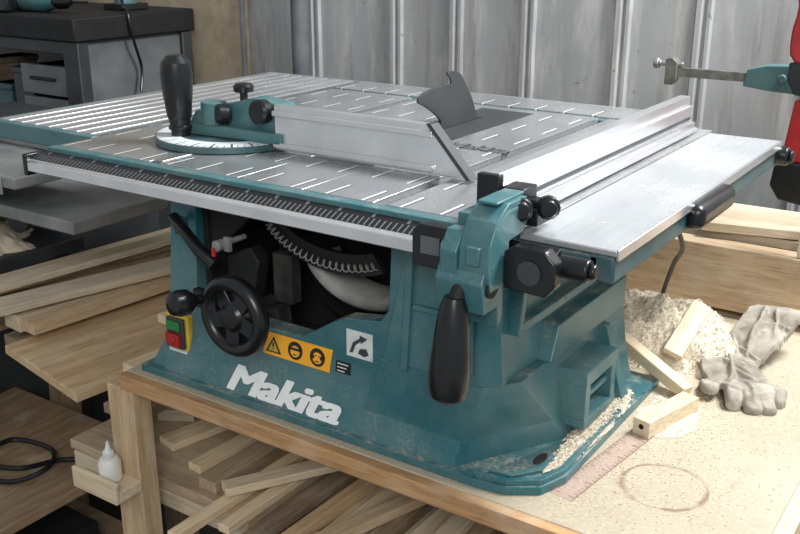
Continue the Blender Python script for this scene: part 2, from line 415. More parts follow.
ob(-.46, -.20, .02, .45, ZS+.053, .030, .014, 'woodlt', 'sawn timber offcut thrown loosely across the other boards')
ob(-.27, -.12, -.06, .42, ZS+.053, .026, .016, 'wood', 'sawn timber offcut thrown loosely across the other boards')
ob(-.10, -.12, -.06, .26, ZS+.053, .030, .016, 'woodlt', 'sawn timber offcut thrown loosely across the other boards')
ob(-.02, -.03, -.05, .45, ZS+.053, .040, .016, 'wooddk', 'sawn timber offcut thrown loosely across the other boards')
o = plank('wood_block', (-.80, .20, ZS+.0115), (-.74, .235, ZS+.0115), .045, .022, 'woodlt'); tag(o, 'small pale wooden block on the lower bench shelf', 'wood block')
ob(-.70, -.61, .12, .55, ZS+.008, .045, .014, 'woodlt')
ob(-.60, -.585, .09, .34, ZS+.008, .03, .014, 'woodlt')

# planks stacked beside the bench
def pile(p0, p1, w, t, mat, lab='long rough sawn timber plank in the stack beside the bench', roll=0):
    o = plank('timber_plank', p0, p1, w, t, mat, roll=roll); tag(o, lab, 'plank', 'timber planks beside the bench'); return o
pile((-.920, .035, -.104), (-.81, 1.05, -.104), .235, .018, 'wood', 'wide rough pale sawn board on top of a trestle', math.radians(6))
pile((-.690, .02, -.111), (-.690, .62, -.111), .080, .018, 'wooddk', 'brown plank lying against the bench edge')
pile((-.745, .10, -.081), (-.675, 1.0, -.081), .060, .018, 'woodlt', 'rough pale plank lying against the bench')
pile((-1.085, .10, -.066), (-1.00, 1.0, -.066), .055, .032, 'woodlt', 'pale square timber lying on the stack')
pile((-1.015, .085, -.056), (-.93, 1.0, -.056), .045, .022, 'wood')
pile((-1.12, .02, -.036), (-.86, 1.0, -.030), .065, .016, 'woodlt', 'thin board resting across the timber stack')
pile((-.86, .28, -.073), (-.82, 1.0, -.073), .045, .018, 'woodlt')
pile((-.80, .34, -.073), (-.755, 1.0, -.073), .035, .018, 'wood')
pile((-1.24, .06, -.075), (-1.15, 1.0, -.075), .05, .028, 'wood', 'pine timber lying at the outside of the stack')
pile((-1.32, .08, -.075), (-1.24, 1.0, -.075), .05, .028, 'woodlt')
pile((-1.25, .06, -.048), (-1.10, 1.0, -.048), .06, .016, 'wood')
pile((-1.16, .08, -.016), (-1.05, 1.0, -.012), .045, .014, 'woodlt')
pile((-1.26, .14, -.110), (-1.18, 1.0, -.110), .16, .020, 'wooddk', 'dark aged plank at the bottom of the stack')
pile((-1.10, .10, -.112), (-1.07, 1.0, -.112), .04, .022, 'wooddk')
tr = root('trestle', (-1.0, .5, ZF), 'rough wooden trestle holding up the planks', 'trestle')
for yy in (.34, .8):
    plank('crossbeam', (-1.33, yy, -.152), (-.67, yy, -.152), .05, .045, 'wooddk', tr)
    plank('leg', (-1.28, yy, -.176), (-1.32, yy, ZF), .05, .05, 'wooddk', tr)
    plank('leg', (-.93, yy, -.176), (-.93, yy, ZF), .05, .05, 'wooddk', tr)

# ------------------------------------------------------------------ table saw
saw = root('table_saw', (-.27, .2, 0), 'teal portable table saw with aluminium top on the workbench', 'table saw')
g = G()
fl = [(-.60, 0), (-.60, .40), (.078, .40), (.080, .070), (.066, .030), (.030, .006), (-.01, 0)]
g.prism(fl, 'z', 0, .012)
g.prism([(.006, .011), (.026, .07), (.0315, .118), (.06, .118), (.06, .011)], 'x', -.555, -.10)
g.loft([[(-.588, .012, .011), (-.50, .012, .011), (-.50, .39, .011), (-.588, .39, .011)],
        [(-.560, .028, .07), (-.500, .028, .07), (-.500, .39, .07), (-.560, .39, .07)],
        [(-.545, .040, .30), (-.497, .040, .30), (-.497, .39, .30), (-.545, .39, .30)]])
g.prism([(-.10, .30), (-.150, .30), (-.155, .19), (-.168, .172), (-.225, .163), (-.250, .150), (-.300, .118), (-.30, .06), (-.08, .06), (-.08, .30)], 'y', .0295, .055)
def sec(z, xl, yf, cx_, cy_, xr, yb_=.385):
    return [(xl, yf, z), (xr-cx_, yf, z), (xr, yf+cy_, z), (xr, yb_, z), (xl, yb_, z)]
g.loft([sec(.011, -.215, .008, .085, .145, .040), sec(.045, -.190, .018, .070, .115, .030), sec(.125, -.160, .020, .030, .040, .018)])
g.loft([sec(.1255, -.158, .018, .022, .018, .006), sec(.298, -.118, .022, .014, .010, -.006)])
def quadframe(y0_, y1_, z0_, z1_, xo, xi, w, slant=0):
    g.prism([(y0_, z0_), (y0_+slant, z1_), (y0_+slant+w, z1_), (y0_+w, z0_)], 'x', xi, xo)
    g.prism([(y1_-w, z0_), (y1_-w, z1_), (y1_, z1_), (y1_, z0_)], 'x', xi, xo)
    g.prism([(y0_+w, z0_), (y0_+w, z0_+w), (y1_-w, z0_+w), (y1_-w, z0_)], 'x', xi, xo-.0004)
    g.prism([(y0_+slant+w, z1_-w), (y0_+slant+w, z1_), (y1_-w, z1_), (y1_-w, z1_-w)], 'x', xi, xo-.0004)
quadframe(.055, .375, .185, .284, .014, -.02, .012, .02)
g.prism([(.13, .1252), (.15, .170), (.375, .170), (.375, .1252)], 'x', -.02, .024)
g.loft([[(.0, .29, .011), (.064, .29, .011), (.064, .315, .011), (.0, .315, .011)], [(.0, .29, .12), (.030, .295, .12), (.030, .31, .12), (.0, .315, .12)]])
g.prism([(-.128, .12), (-.118, .285), (-.108, .285), (-.118, .12)], 'y', .0135, .03)
g.prism([(-.034, .14), (-.034, .285), (-.026, .285), (-.024, .14)], 'y', .0135, .03)
g.prism([(-.112, .205), (-.110, .212), (-.036, .212), (-.036, .205)], 'y', .0155, .03)
g.box(-.549, -.001, .3855, .41, .011, .299)
g.box(-.54, -.01, .045, .384, .285, .312)
housing = g.obj('housing', ['teal'], saw, .0012, 2, smooth=False)
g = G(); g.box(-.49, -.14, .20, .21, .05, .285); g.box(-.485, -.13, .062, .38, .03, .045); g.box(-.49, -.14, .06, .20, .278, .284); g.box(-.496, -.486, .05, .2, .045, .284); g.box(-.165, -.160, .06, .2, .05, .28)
g.obj('dark_lining', ['dark'], saw)  # added near-black lining; paints the shade inside the front opening
g = G(); outer = [(-.01, .003), (.030, .009), (.064, .033), (.0765, .072), (.0745, .26), (.068, .26), (.069, .075), (.059, .039), (.028, .016), (-.01, .010)]
g.prism(outer, 'z', .0115, .019)
inn = [(-.002, .022), (.028, .026), (.052, .058), (.060, .150), (.052, .150), (.046, .064), (.025, .034), (-.002, .030)]
g.prism(inn, 'z', .0115, .0165)
g.obj('foot_rim', ['tealc'], saw, .0008, smooth=False)
g = G(); g.prism([(.000, .031), (.024, .035), (.045, .065), (.051, .145), (.040, .150)], 'z', .0116, .0122); g.obj('foot_pocket_shade', ['tealdk'], saw)  # flat patch; recess shading is painted by its darker teal
g = G(); g.prism([(.036+.008*math.cos(t)*(.8), .088+.016*math.sin(t)) for t in [2*math.pi*i/24 for i in range(24)]], 'z', .0122, .0127); g.obj('bolt_hole', ['dark'], saw)
g = G()
bx0, bx1, by0, by1, bz0, bz1 = .020, .062, .160, .262, .028, .108
g.box(bx0, bx1, by0, by1, bz0, bz0+.012); g.box(bx0, bx1, by0, by1, bz1-.020, bz1)
g.box(bx0, bx1-.0008, by0+.0008, by0+.016, bz0+.012, bz1-.020); g.box(bx0, bx1-.0008, by1-.016, by1-.0008, bz0+.012, bz1-.020)
g.box(bx0, bx1-.006, by0+.016, by1-.016, bz0+.036, bz0+.042)
g.obj('cord_holder', ['tealc'], saw, .0012, smooth=False)
g = G(); g.box(bx0, bx0+.014, by0+.016, by1-.016, bz0+.012, bz1-.020); g.obj('cord_recess', ['dark'], saw)
# brand lettering, flat on the slanted apron
slope = math.atan2(.059, .020)
rotF = Matrix.Rotation(slope, 3, 'X')
text('Makita', 'brand_lettering', .0535, Vector((-.428, .0068, .0172)), rotF, 'white', saw, ext=.0001, shear=.27, bold=.0023, sx=1.46, spacing=.97)
# stickers
g = G(); T = Matrix.Translation((-.307, .0280, .096)) @ Matrix.Rotation(math.atan2(.052, .0058), 4, 'X')
def loc_prism(g, pts, z0, z1, m, T): g.prism(pts, 'z', z0, z1, m, T)
loc_prism(g, [(-.061, -.0165), (.057, -.0165), (.061, .0165), (-.057, .0165)], 0, .001, 0, T)
loc_prism(g, [(-.056, -.012), (-.028, -.012), (-.042, .012)], .001, .0014, 1, T)
loc_prism(g, [(-.0515, -.0098), (-.0325, -.0098), (-.042, .0065)], .0014, .0018, 2, T)
loc_prism(g, [(-.043, -.004), (-.041, -.004), (-.0405, .003), (-.0435, .003)], .0018, .0021, 1, T)
loc_prism(g, circ(-.042, -.0065, .0012, 8), .0018, .0021, 1, T)
for k_, cx in enumerate((-.003, .036)):
    loc_prism(g, circ(cx, 0, .0130, 28), .001, .0014, 1, T)
    loc_prism(g, circ(cx, -.001, .0082, 24), .0014, .0017, 3, T)
    if k_ == 0:
        loc_prism(g, [(cx-.0095, .0005), (cx+.0095, .0005), (cx+.0095, .004), (cx-.0095, .004)], .0017, .0021, 1, T)
    else:
        loc_prism(g, circ(cx-.0082, .0, .0034, 12), .0017, .0021, 1, T); loc_prism(g, circ(cx+.0082, .0, .0034, 12), .0017, .0021, 1, T)
        loc_prism(g, circ(cx-.003, .002, .0011, 8), .0017, .0021, 1, T); loc_prism(g, circ(cx+.003, .002, .0011, 8), .0017, .0021, 1, T)
    loc_prism(g, [(cx-.003, -.0065), (cx+.003, -.0065), (cx+.003, -.005), (cx-.003, -.005)], .0017, .0021, 1, T)
g.obj('warning_label', ['orange', 'black', 'yellow', 'orange'], saw, smooth=False)
g = G(); T = Matrix.Translation((-.228, .0280, .092)) @ Matrix.Rotation(math.atan2(.052, .0058), 4, 'X')
g.box(-.012, .012, -.008, .008, 0, .001, 0, T)
for r_ in range(3): g.box(-.009, .009-r_*.003, .004-r_*.005, .0055-r_*.005, .001, .0014, 1, T)
g.obj('small_label', ['blackm', 'offwhite'], saw, smooth=False)
g = G(); g.box(-.222, -.180, .0283, .0296, .112, .150)
g.prism([(-.217, .118), (-.212, .118), (-.207, .130), (-.198, .137), (-.199, .133), (-.188, .142), (-.200, .145), (-.200, .141), (-.211, .133)], 'y', .0276, .0284, 1)
g.prism([(-.203, .119), (-.200, .126), (-.190, .128), (-.186, .120), (-.193, .116)], 'y', .0276, .0284, 1)
g.obj('arrow_label', ['offwhite', 'graydk'], saw, smooth=False)
g = G(); g.box(-.540, -.514, .0355, .0372, .222, .250); g.box(-.536, -.518, .0348, .0356, .232, .238, 1); g.obj('rating_plate', ['graydk', 'offwhite'], saw, smooth=False)
# power switch
sw = G(); sw.box(-.556, -.510, .018, .036, .032, .102); sw_o = sw.obj('power_switch', ['yellow'], saw, .003)
g = G(); g.box(-.550, -.515, .012, .0185, .050, .098); g.obj('switch_frame', ['graydk'], sw_o, .002)
g = G(); g.box(-.546, -.519, .008, .0125, .079, .094); g.obj('on_button', ['green'], sw_o, .0015)
g = G(); g.box(-.546, -.519, .005, .0125, .055, .075); g.lathe((-.5325, .006, .0645), (0, -1, 0), [(.007, 0), (.007, .003), (0, .003)]); g.obj('off_button', ['red'], sw_o, .0015)
g = G(); g.box(-.551, -.514, .0165, .0182, .036, .046); g.obj('switch_label', ['offwhite'], sw_o)
# mechanism visible through the opening
g = G()
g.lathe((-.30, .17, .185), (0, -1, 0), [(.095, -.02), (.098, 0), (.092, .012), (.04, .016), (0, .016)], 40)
g.obj('blade_housing', ['dark'], saw)  # coloured near-black so the opening's shade is in the colour
g = G(); c0 = (-.240, .238); n = 30; S1 = []
for i in range(n+1):
    t = math.radians(200+i*150/n); c_, s_ = math.cos(t), math.sin(t)
    S1.append([(c0[0]+r_*c_, y_, c0[1]+r_*.80*s_) for (r_, y_) in ((.082, .092), (.090, .084), (.100, .083), (.108, .090), (.112, .102), (.112, .14), (.082, .14))])
g.loft(S1); g.obj('tilt_guard', ['pale'], saw, sharp=60)
# row of small coils over a dark curved plate
g = G(); c0 = (-.270, .292); n = 26; A = []; B_ = []
for i in range(n+1):
    t = math.radians(208+i*96/n); A.append((c0[0]+.140*math.cos(t), c0[1]+.088*math.sin(t))); B_.append((c0[0]+.110*math.cos(t), c0[1]+.058*math.sin(t)))
for i in range(n): g.prism([A[i], A[i+1], B_[i+1], B_[i]], 'y', .070, .080)
g.obj('curved_plate', ['blackm'], saw, sharp=60)
g = G(); sp_ = []; turns = 20
for i in range(turns*8+1):
    u = i/(turns*8); t = math.radians(208+96*u); w_ = 2*math.pi*turns*u
    rx = .127+.0055*math.cos(w_); rz = .075+.0055*math.cos(w_)
    sp_.append((c0[0]+rx*math.cos(t), .064+.0045*math.sin(w_), c0[1]+rz*math.sin(t)))
g.tube(sp_, .0011, 6, sub=1); g.obj('coil_spring', ['pale'], saw)
g = G(); g.box(-.40, -.365, .088, .11, .13, .205); g.box(-.235, -.175, .10, .13, .245, .272); g.prism([(-.44, .06), (-.44, .11), (-.38, .13), (-.37, .06)], 'y', .07, .10)
g.obj('lift_carriage', ['dustmetal'], saw, .002)
g = G(); g.prism([(-.49, .285), (-.40, .285), (-.41, .262), (-.45, .225), (-.49, .21)], 'y', .055, .065)
g.prism([(-.478, .10), (-.478, .19), (-.43, .21), (-.415, .19), (-.43, .12)], 'y', .075, .10); g.obj('bevel_bracket', ['blackm'], saw, .002)
g = G(); g.tube([(-.525, .022, .252), (-.49, .008, .242), (-.455, .0, .222), (-.43, .004, .205)], .011, 12, radii=[.009, .008, .009, .011]); g.obj('bevel_lock_lever', ['black'], saw)
g = G(); g.lathe((-.425, .015, .232), (0, -1, 0), [(.008, 0), (.008, .012), (.005, .014), (0, .014)]); g.box(-.430, -.424, -.001, .002, .218, .230, 1); g.box(-.417, -.407, .01, .016, .225, .245, 0); g.cyl((-.425, .015, .232), (-.425, .06, .232), .004); g.obj('bevel_pointer', ['pale', 'red'], saw)
# hand wheel, mostly solid
wc = Vector((-.350, -.045, .162))
hw = G(); hw.torus(wc, (0, -1, 0), .046, .0105, 48, 14, flat=1.15)
hw.lathe(wc+Vector((0, .012, 0)), (0, -1, 0), [(.046, 0), (.046, .014), (.036, .009), (.026, .011), (.020, .018), (.015, .024), (0, .025)], 40)
for a in (0, 72, 144, 216, 288):
    T = Matrix.Translation(wc) @ Matrix.Rotation(math.radians(a+20), 4, 'Y')
    hw.box(.012, .043, -.0065, .004, -.012, .012, 0, T)
hwo = hw.obj('hand_wheel', ['black'], saw, .0015)
G().cyl(wc+Vector((0, .013, 0)), wc+Vector((0, .075, 0)), .008).obj('shaft', ['blackm'], hwo)
kp = Vector((-.400, -.050, .178))
g = G(); g.lathe(kp, (-.12, -1, .12), [(.006, -.01), (.007, .014), (.010, .018), (.017, .028), (.018, .040), (.015, .050), (.006, .055), (0, .055)])
g.box(-.415, -.375, -.054, -.044, .165, .190); g.obj('crank_knob', ['black'], hwo)

# table
ZT = .333
XL = -.752
g = G()
sl1, sl2, sw_ = -.545, -.155, .010
ins = (-.385, -.275, .16, .66)
y0, y1 = 0.012, .685
def top(x0, x1, ya, yb): g.box(x0, x1, ya, yb, ZT-.012, ZT)
top(XL, sl1-sw_, y0, y1); top(sl1+sw_, ins[0], y0, y1); top(ins[1], sl2-sw_, y0, y1); top(sl2+sw_, .035, y0, y1)
top(ins[0], ins[1], y0, ins[2]); top(ins[0], ins[1], ins[3], y1)
g.obj('table_top', ['table'], saw, .0008)
for c in (sl1, sl2):
    g = G(); g.box(c-sw_, c+sw_, y0, y1, ZT-.013, ZT-.009); g.obj('miter_slot', ['graydk'], saw)
g = G(); g.box(ins[0]+.001, ins[1]-.001, ins[2]+.001, ins[3]-.001, ZT-.006, ZT-.001)
g.box(-.345, -.335, .22, .58, ZT-.001, ZT-.0006, 1)
g.obj('blade_insert', ['graydk', 'dark'], saw, .0006)
g = G()
g.box(XL-.008, .035, -.006, .0118, ZT-.028, ZT-.0008); g.box(XL-.006, .03, .685, .70, ZT-.03, ZT-.004)
g.box(XL-.008, XL-.0005, .012, .69, ZT-.03, ZT-.004); g.box(XL+.02, .02, .03, .67, ZT-.024, ZT-.013)
g.obj('table_frame', ['tealc'], saw, .0015)
g = G()
x = -1.024
while x < XL-.02:
    g.box(x, min(x+.0245, XL-.010), .096, .80, ZT-.008, ZT); x += .036
g.box(-1.0245, XL-.010, .0955, .80, ZT-.012, ZT-.0028, 1)
g.obj('extension_table', ['tablerib', 'groove'], saw, .0008)
g = G(); g.box(-1.036, XL-.012, .080, .0953, ZT-.03, ZT-.0008); g.box(-1.036, -1.0247, .0955, .80, ZT-.03, ZT-.0008)
g.box(-1.01, XL-.012, .12, .145, ZT-.036, ZT-.013); g.box(-1.01, XL-.012, .6, .625, ZT-.036, ZT-.013)
g.obj('extension_frame', ['tealc'], saw, .002)
g = G(); g.box(XL-.009, -.06, .702, .80, ZT-.012, ZT); g.obj('rear_extension_table', ['table'], saw, .001)
g = G(); g.box(-1.036, -.055, .80, .812, ZT-.03, ZT-.001); g.cyl((-.7, .4, ZT-.03), (-.7, .8, ZT-.03), .008); g.cyl((-.15, .4, ZT-.03), (-.15, .8, ZT-.03), .008)
g.obj('rear_frame', ['grayp'], saw, .0015)
g = G(); g.box(.037, .150, .0, .66, ZT-.008, ZT); g.obj('side_extension_table', ['tableplain'], saw, .002)
g = G(); g.box(.148, .1515, .0, .66, ZT-.012, ZT+.0005); g.obj('extension_edge', ['silver'], saw, .001)
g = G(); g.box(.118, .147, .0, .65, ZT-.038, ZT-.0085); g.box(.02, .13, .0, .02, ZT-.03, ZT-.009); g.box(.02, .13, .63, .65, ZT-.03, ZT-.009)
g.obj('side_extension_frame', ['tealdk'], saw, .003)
g = G(); g.box(.140, .168, .225, .365, ZT-.036, ZT-.004); g.obj('carry_grip', ['black'], saw, .012, 5)
g = G(); g.cyl((.12, .655, ZT-.022), (.165, .655, ZT-.022), .015); g.cyl((.165, .655, ZT-.022), (.172, .655, ZT-.022), .010)
g.obj('extension_lock_knob', ['black'], saw, .003)
g = G(); g.cyl((.10, -.03, .316), (.134, -.03, .316), .012); g.cyl((.134, -.03, .316), (.141, -.03, .316), .008); g.obj('rail_end_knob', ['black'], saw, .002)
g = G(); g.prism([(-.0065, .3260), (-.0065, .300), (-.0275, .297), (-.0275, .3170), (-.022, .3195)], 'x', -.768, .09, 0)
g.obj('toothed_strip', ['scale'], saw, .0005)
g = G(); g.prism([(-.0278, .3165), (-.036, .3145), (-.0375, .313), (-.0375, .2995), (-.0278, .2955)], 'x', -.770, .08, 0)
g.obj('front_rail', ['silver'], saw, .0008)
g = G(); g.box(-.778, -.7685, -.039, -.0065, .292, .325); g.obj('rail_cap', ['black'], saw, .002)
g = G(); kp2 = [(.463, .421), (.475, .424), (.503, .417), (.5225, .397), (.545, .37), (.558, .345), (.560, .325), (.45, .325), (.445, .345), (.42, .364), (.395, .377), (.3775, .385), (.380, .393), (.40, .399), (.427, .403), (.455, .404), (.475, .402), (.474, .411)]
g.prism(smooth_poly(kp2), 'x', -.3425, -.3385); g.obj('riving_knife', ['graydk'], saw, .0004)
text('Makita', 'table_lettering', .044, Vector((-.264, .335, ZT+.0003)), Matrix.Rotation(0, 3, 'Z'), 'groove', saw, ext=.0006, bold=.0012, sx=.9)

# ------------------------------------------------------------------ miter gauge
mg = root('miter_gauge', (-.55, .17, ZT), 'teal miter gauge with black grip standing on the saw table', 'miter gauge')
cx, cy, R = -.565, .192, .118
arc = [(cx+R*math.cos(t), cy+R*math.sin(t)) for t in [math.radians(180+12+i*156/28+6) for i in range(29)]]
arc2 = arc+[(cx+.09, cy+.03), (cx-.09, cy+.03)]
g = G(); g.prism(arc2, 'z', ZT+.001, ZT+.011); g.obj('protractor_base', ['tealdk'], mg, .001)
m, nt, b = newmat('degree_scale')
gg = nt.nodes.new('ShaderNodeNewGeometry'); sp = nt.nodes.new('ShaderNodeSeparateXYZ'); nt.links.new(gg.outputs['Position'], sp.inputs[0])
sx_ = mathn(nt, 'SUBTRACT', sp.outputs[0], cx); sy_ = mathn(nt, 'SUBTRACT', sp.outputs[1], cy)
ang = mathn(nt, 'ARCTAN2', sy_, sx_)
rad = mathn(nt, 'SQRT', mathn(nt, 'ADD', mathn(nt, 'MULTIPLY', sx_, sx_), mathn(nt, 'MULTIPLY', sy_, sy_)))
fr = mathn(nt, 'FRACT', mathn(nt, 'DIVIDE', mathn(nt, 'ADD', ang, 10), .0873))
fr2 = mathn(nt, 'FRACT', mathn(nt, 'DIVIDE', mathn(nt, 'ADD', ang, 10), .262))
t1 = mathn(nt, 'MULTIPLY', mathn(nt, 'LESS_THAN', fr, .14), mathn(nt, 'GREATER_THAN', rad, R-.012))
t2 = mathn(nt, 'MULTIPLY', mathn(nt, 'LESS_THAN', fr2, .10), mathn(nt, 'GREATER_THAN', rad, R-.024))
nt.links.new(mix(nt, mathn(nt, 'MAXIMUM', t1, t2), srgb(215, 222, 224), srgb(50, 56, 60)), b.inputs['Base Color']); b.inputs['Roughness'].default_value = .4
M['deg'] = m
g = G(); ro, ri = R-.002, R-.036
A = [(cx+ro*math.cos(t), cy+ro*math.sin(t)) for t in [math.radians(194+i*152/28) for i in range(29)]]
B_ = [(cx+ri*math.cos(t), cy+ri*math.sin(t)) for t in [math.radians(194+i*152/28) for i in range(29)]][::-1]
for i in range(28): g.prism([A[i], A[i+1], B_[27-i], B_[28-i]], 'z', ZT+.011, ZT+.0118)
g.obj('degree_scale', ['deg'], mg, smooth=False)
g = G(); g.prism([(-.632, .150), (-.60, .140), (-.49, .150), (-.43, .150), (-.425, .180), (-.45, .215), (-.62, .225)], 'z', ZT+.0118, ZT+.028)
g.prism([(-.60, ZT+.02), (-.43, ZT+.02), (-.425, ZT+.05), (-.45, ZT+.068), (-.50, ZT+.073), (-.54, ZT+.062), (-.60, ZT+.050)], 'y', .170, .205)
g.prism([(-.615, ZT+.026), (-.56, ZT+.026), (-.56, ZT+.052), (-.60, ZT+.048)], 'y', .150, .20)
g.cyl((-.575, .165, ZT+.02), (-.575, .165, ZT+.062), .020)
g.obj('gauge_head', ['tealc'], mg, .002, 2)
hp = (-.612, .128, ZT+.010)
prof = [(.014, 0), (.014, .010), (.0175, .012), (.0175, .016), (.015, .018), (.0165, .024), (.0165, .027), (.0185, .030), (.0225, .065), (.0245, .095), (.022, .112), (.013, .122), (0, .124)]
g = G(); g.lathe(hp, (0, 0, 1), prof, 32); g.obj('grip_handle', ['black'], mg)
g = G(); g.lathe((-.53, .185, ZT+.07), (0, 0, 1), [(.006, -.03), (.006, .006), (.015, .008), (.016, .016), (.012, .020), (0, .021)]); g.obj('lock_knob', ['black'], mg)
for kk in (((-.475, .172, ZT+.055), (0, -1, .1), .018), ((-.545, .168, ZT+.045), (-.6, -1, .1), .015)):
    g = G(); g.lathe(kk[0], kk[1], [(kk[2]*.7, 0), (kk[2], .004), (kk[2], .018), (kk[2]*.8, .022), (0, .023)]); g.obj('fence_knob', ['black'], mg)
g = G(); g.prism([(-.445, ZT+.004), (-.115, ZT+.004), (-.175, ZT+.070), (-.445, ZT+.070)], 'y', .156, .168)
for z in (.012, .058): g.box(-.445, -.17, .150, .157, ZT+z-.004, ZT+z+.004)
g.obj('gauge_fence', ['silver'], mg, .0012)
g = G(); g.prism([(-.118, ZT+.004), (-.110, ZT+.004), (-.172, ZT+.0715), (-.180, ZT+.0715)], 'y', .150, .169); g.obj('fence_end_plate', ['graydk'], mg, .0006)
g = G(); g.box(sl1-.009, sl1+.009, .02, .42, ZT-.008, ZT+.001); g.obj('guide_bar', ['steel'], mg, .0006)

# ------------------------------------------------------------------ rip fence
rf = root('rip_fence', (0, .3, ZT), 'aluminium rip fence with teal clamp head and black lever', 'rip fence')
g = G()
g.prism([(-.016, .336), (.008, .336), (.008, .351), (.003, .351), (.003, .358), (.008, .358), (.008, .374), (.001, .374), (.001, .389), (-.016, .389)], 'y', .012, .66)
g.obj('fence_profile', ['silver'], rf, .0005)
g = G(); g.box(.0025, .0035, .013, .659, .3505, .3585); g.obj('profile_groove', ['groove'], rf)
g = G(); g.prism([(.0085, .336), (.022, .336), (.022, .339), (.015, .341), (.015, .349), (.0085, .349)], 'y', .09, .655); g.obj('auxiliary_fence', ['silver'], rf, .0006)
g = G(); g.box(-.018, .010, .002, .0125, .334, .391); g.obj('profile_cap', ['black'], rf, .0015)
g = G()
g.prism([(-.080, .290), (-.086, .312), (-.084, .336), (-.070, .362), (-.046, .377), (-.006, .377), (.0, .350), (-.012, .338), (-.042, .336), (-.046, .290)], 'x', .012, .048)
g.prism([(-.086, .266), (-.092, .300), (-.080, .320), (-.054, .320), (-.052, .266)], 'x', -.012, .044)
g.prism([(-.088, .30), (-.090, .33), (-.075, .350), (-.060, .350), (-.055, .30)], 'x', -.008, .012)
g.prism([(-.050, .24), (-.060, .30), (-.042, .31), (-.040, .25)], 'x', .004, .042)
g.prism([(-.03, .336), (-.03, .354), (.012, .354), (.012, .336)], 'x', -.022, .016)
g.box(.022, .038, -.0885, -.05, .318, .338); g.box(.018, .042, -.06, .0, .3765, .380)
for xx in (.0115, .0445): g.prism([(-.083, .315), (-.070, .355), (-.046, .370), (-.012, .370), (-.012, .364), (-.044, .364), (-.064, .350), (-.076, .312)], 'x', xx, xx+.004)
g.obj('clamp_head', ['tealc'], rf, .0014, 2)
g = G(); g.lathe((.0105, -.098, .165), (.02, .05, 1), [(0, 0), (.012, .001), (.020, .007), (.0228, .020), (.0222, .042), (.0185, .082), (.015, .106), (.011, .118), (0, .119)], 32); g.obj('clamp_lever', ['black'], rf)
g = G(); g.cyl((.013, -.092, .275), (.018, -.078, .305), .009); g.cyl((-.014, -.072, .294), (.047, -.072, .294), .012); g.obj('lever_pivot', ['blackm'], rf)
for (p_, d_, r_) in (((-.008, -.078, .330), (-1, -.2, 0), .006), ((.012, -.058, .358), (-1, -.4, 0), .006)):
    g = G(); g.lathe(p_, d_, [(r_, 0), (r_, .003), (0, .003)]); g.obj('adjusting_screw', ['steel'], rf)
g = G(); g.prism([(.050, .290), (.050, .330), (.062, .338), (.096, .337), (.108, .325), (.108, .300), (.098, .288)], 'y', -.058, -.040); g.obj('slide_block', ['black'], rf, .002, 2)
g = G(); g.lathe((.080, -.0582, .312), (0, -1, 0), [(.013, 0), (.013, .002), (0, .002)]); g.obj('slide_cap', ['graydk'], rf)
g = G(); g.prism([(-.066, .292), (-.066, .332), (-.058, .340), (-.018, .340), (-.016, .292)], 'y', -.053, -.0385, 0); g.obj('scale_window', ['black'], rf, .0015)
g = G(); g.box(-.054, -.030, -.0545, -.0528, .308, .328); g.obj('magnifier', ['groove'], rf)
g = G(); g.box(.012, .058, .0, .05, .342, .362); g.box(.012, .040, .002, .034, .362, .380); g.box(.040, .056, .004, .02, .362, .370); g.obj('knob_block', ['black'], rf, .0015)
for (a, b_, c) in ((.042, -.008, .364), (.063, .014, .364)):
    g = G(); g.lathe((a, b_, c), (.55, -1, 0), [(.006, -.02), (.006, .0), (.0125, .002), (.013, .012), (.009, .015), (.009, .018), (0, .019)], 12); g.obj('fence_lock_knob', ['black'], rf, .0008)

# ------------------------------------------------------------------ things on the bench
def mound(name, c, rx, ry, h, seed, mat='sawdust', n=110, z0=0, rough=.35, clump=.0025, fl=2.2, flakes=0, fs=1.0):
    bm = bmesh.new(); vs = {}; rr_ = random.Random(int(seed*10))
    for i in range(n+1):
        for j in range(n+1):
            a = i/n*2-1; b_ = j/n*2-1; r = math.sqrt(a*a+b_*b_)
            nz = noise.fractal(Vector((a*2.2+seed, b_*2.2, seed)), 1, 2, 4)
            n2 = .7*noise.noise(Vector((a*5, b_*5, seed)))+.5*abs(noise.noise(Vector((a*14, b_*14, seed))))+.22*noise.noise(Vector((a*40, b_*40, seed)))
            r2 = r*(1+.30*nz)
            base = max(0, 1-r2**fl)
            base = base*base*(3-2*base)
            hh = base*h*(1+rough*nz)+(n2*clump*min(1, base*3) if r < .97 else 0)
            vs[i, j] = bm.verts.new((c[0]+a*rx, c[1]+b_*ry, z0+max(hh, -.0005)+.0002))
    for i in range(n):
        for j in range(n):
            q = [vs[i, j], vs[i+1, j], vs[i+1, j+1], vs[i, j+1]]
            if max(v.co.z for v in q) > z0+.0008: bm.faces.new(q)
    for v in [v for v in bm.verts if not v.link_faces]: bm.verts.remove(v)
    if flakes:
        cand = [v.co.copy() for v in bm.verts if v.co.z > z0+.001]
        for _ in range(flakes):
            p = rr_.choice(cand)+Vector((rr_.uniform(-.003, .003), rr_.uniform(-.003, .003), rr_.uniform(.0, .0010)))
            s_ = rr_.uniform(.0007, .0019)*fs*(2.0 if rr_.random() < .08 else 1)
            T = Matrix.Translation(p) @ Matrix.Rotation(rr_.random()*6.28, 4, 'Z') @ Matrix.Rotation(rr_.uniform(-.9, .9), 4, 'X')
            q = [bm.verts.new(T @ Vector(k_)) for k_ in ((-s_, -s_*.5, 0), (0, -s_*.5, s_*.3), (s_, -s_*.5, 0), (s_, s_*.5, 0), (0, s_*.5, s_*.3), (-s_, s_*.5, 0))]
            bm.faces.new((q[0], q[1], q[4], q[5])); bm.faces.new((q[1], q[2], q[3], q[4]))
    g = G(); g.bm.free(); g.bm = bm
    return g.obj(name, [mat], sharp=50)
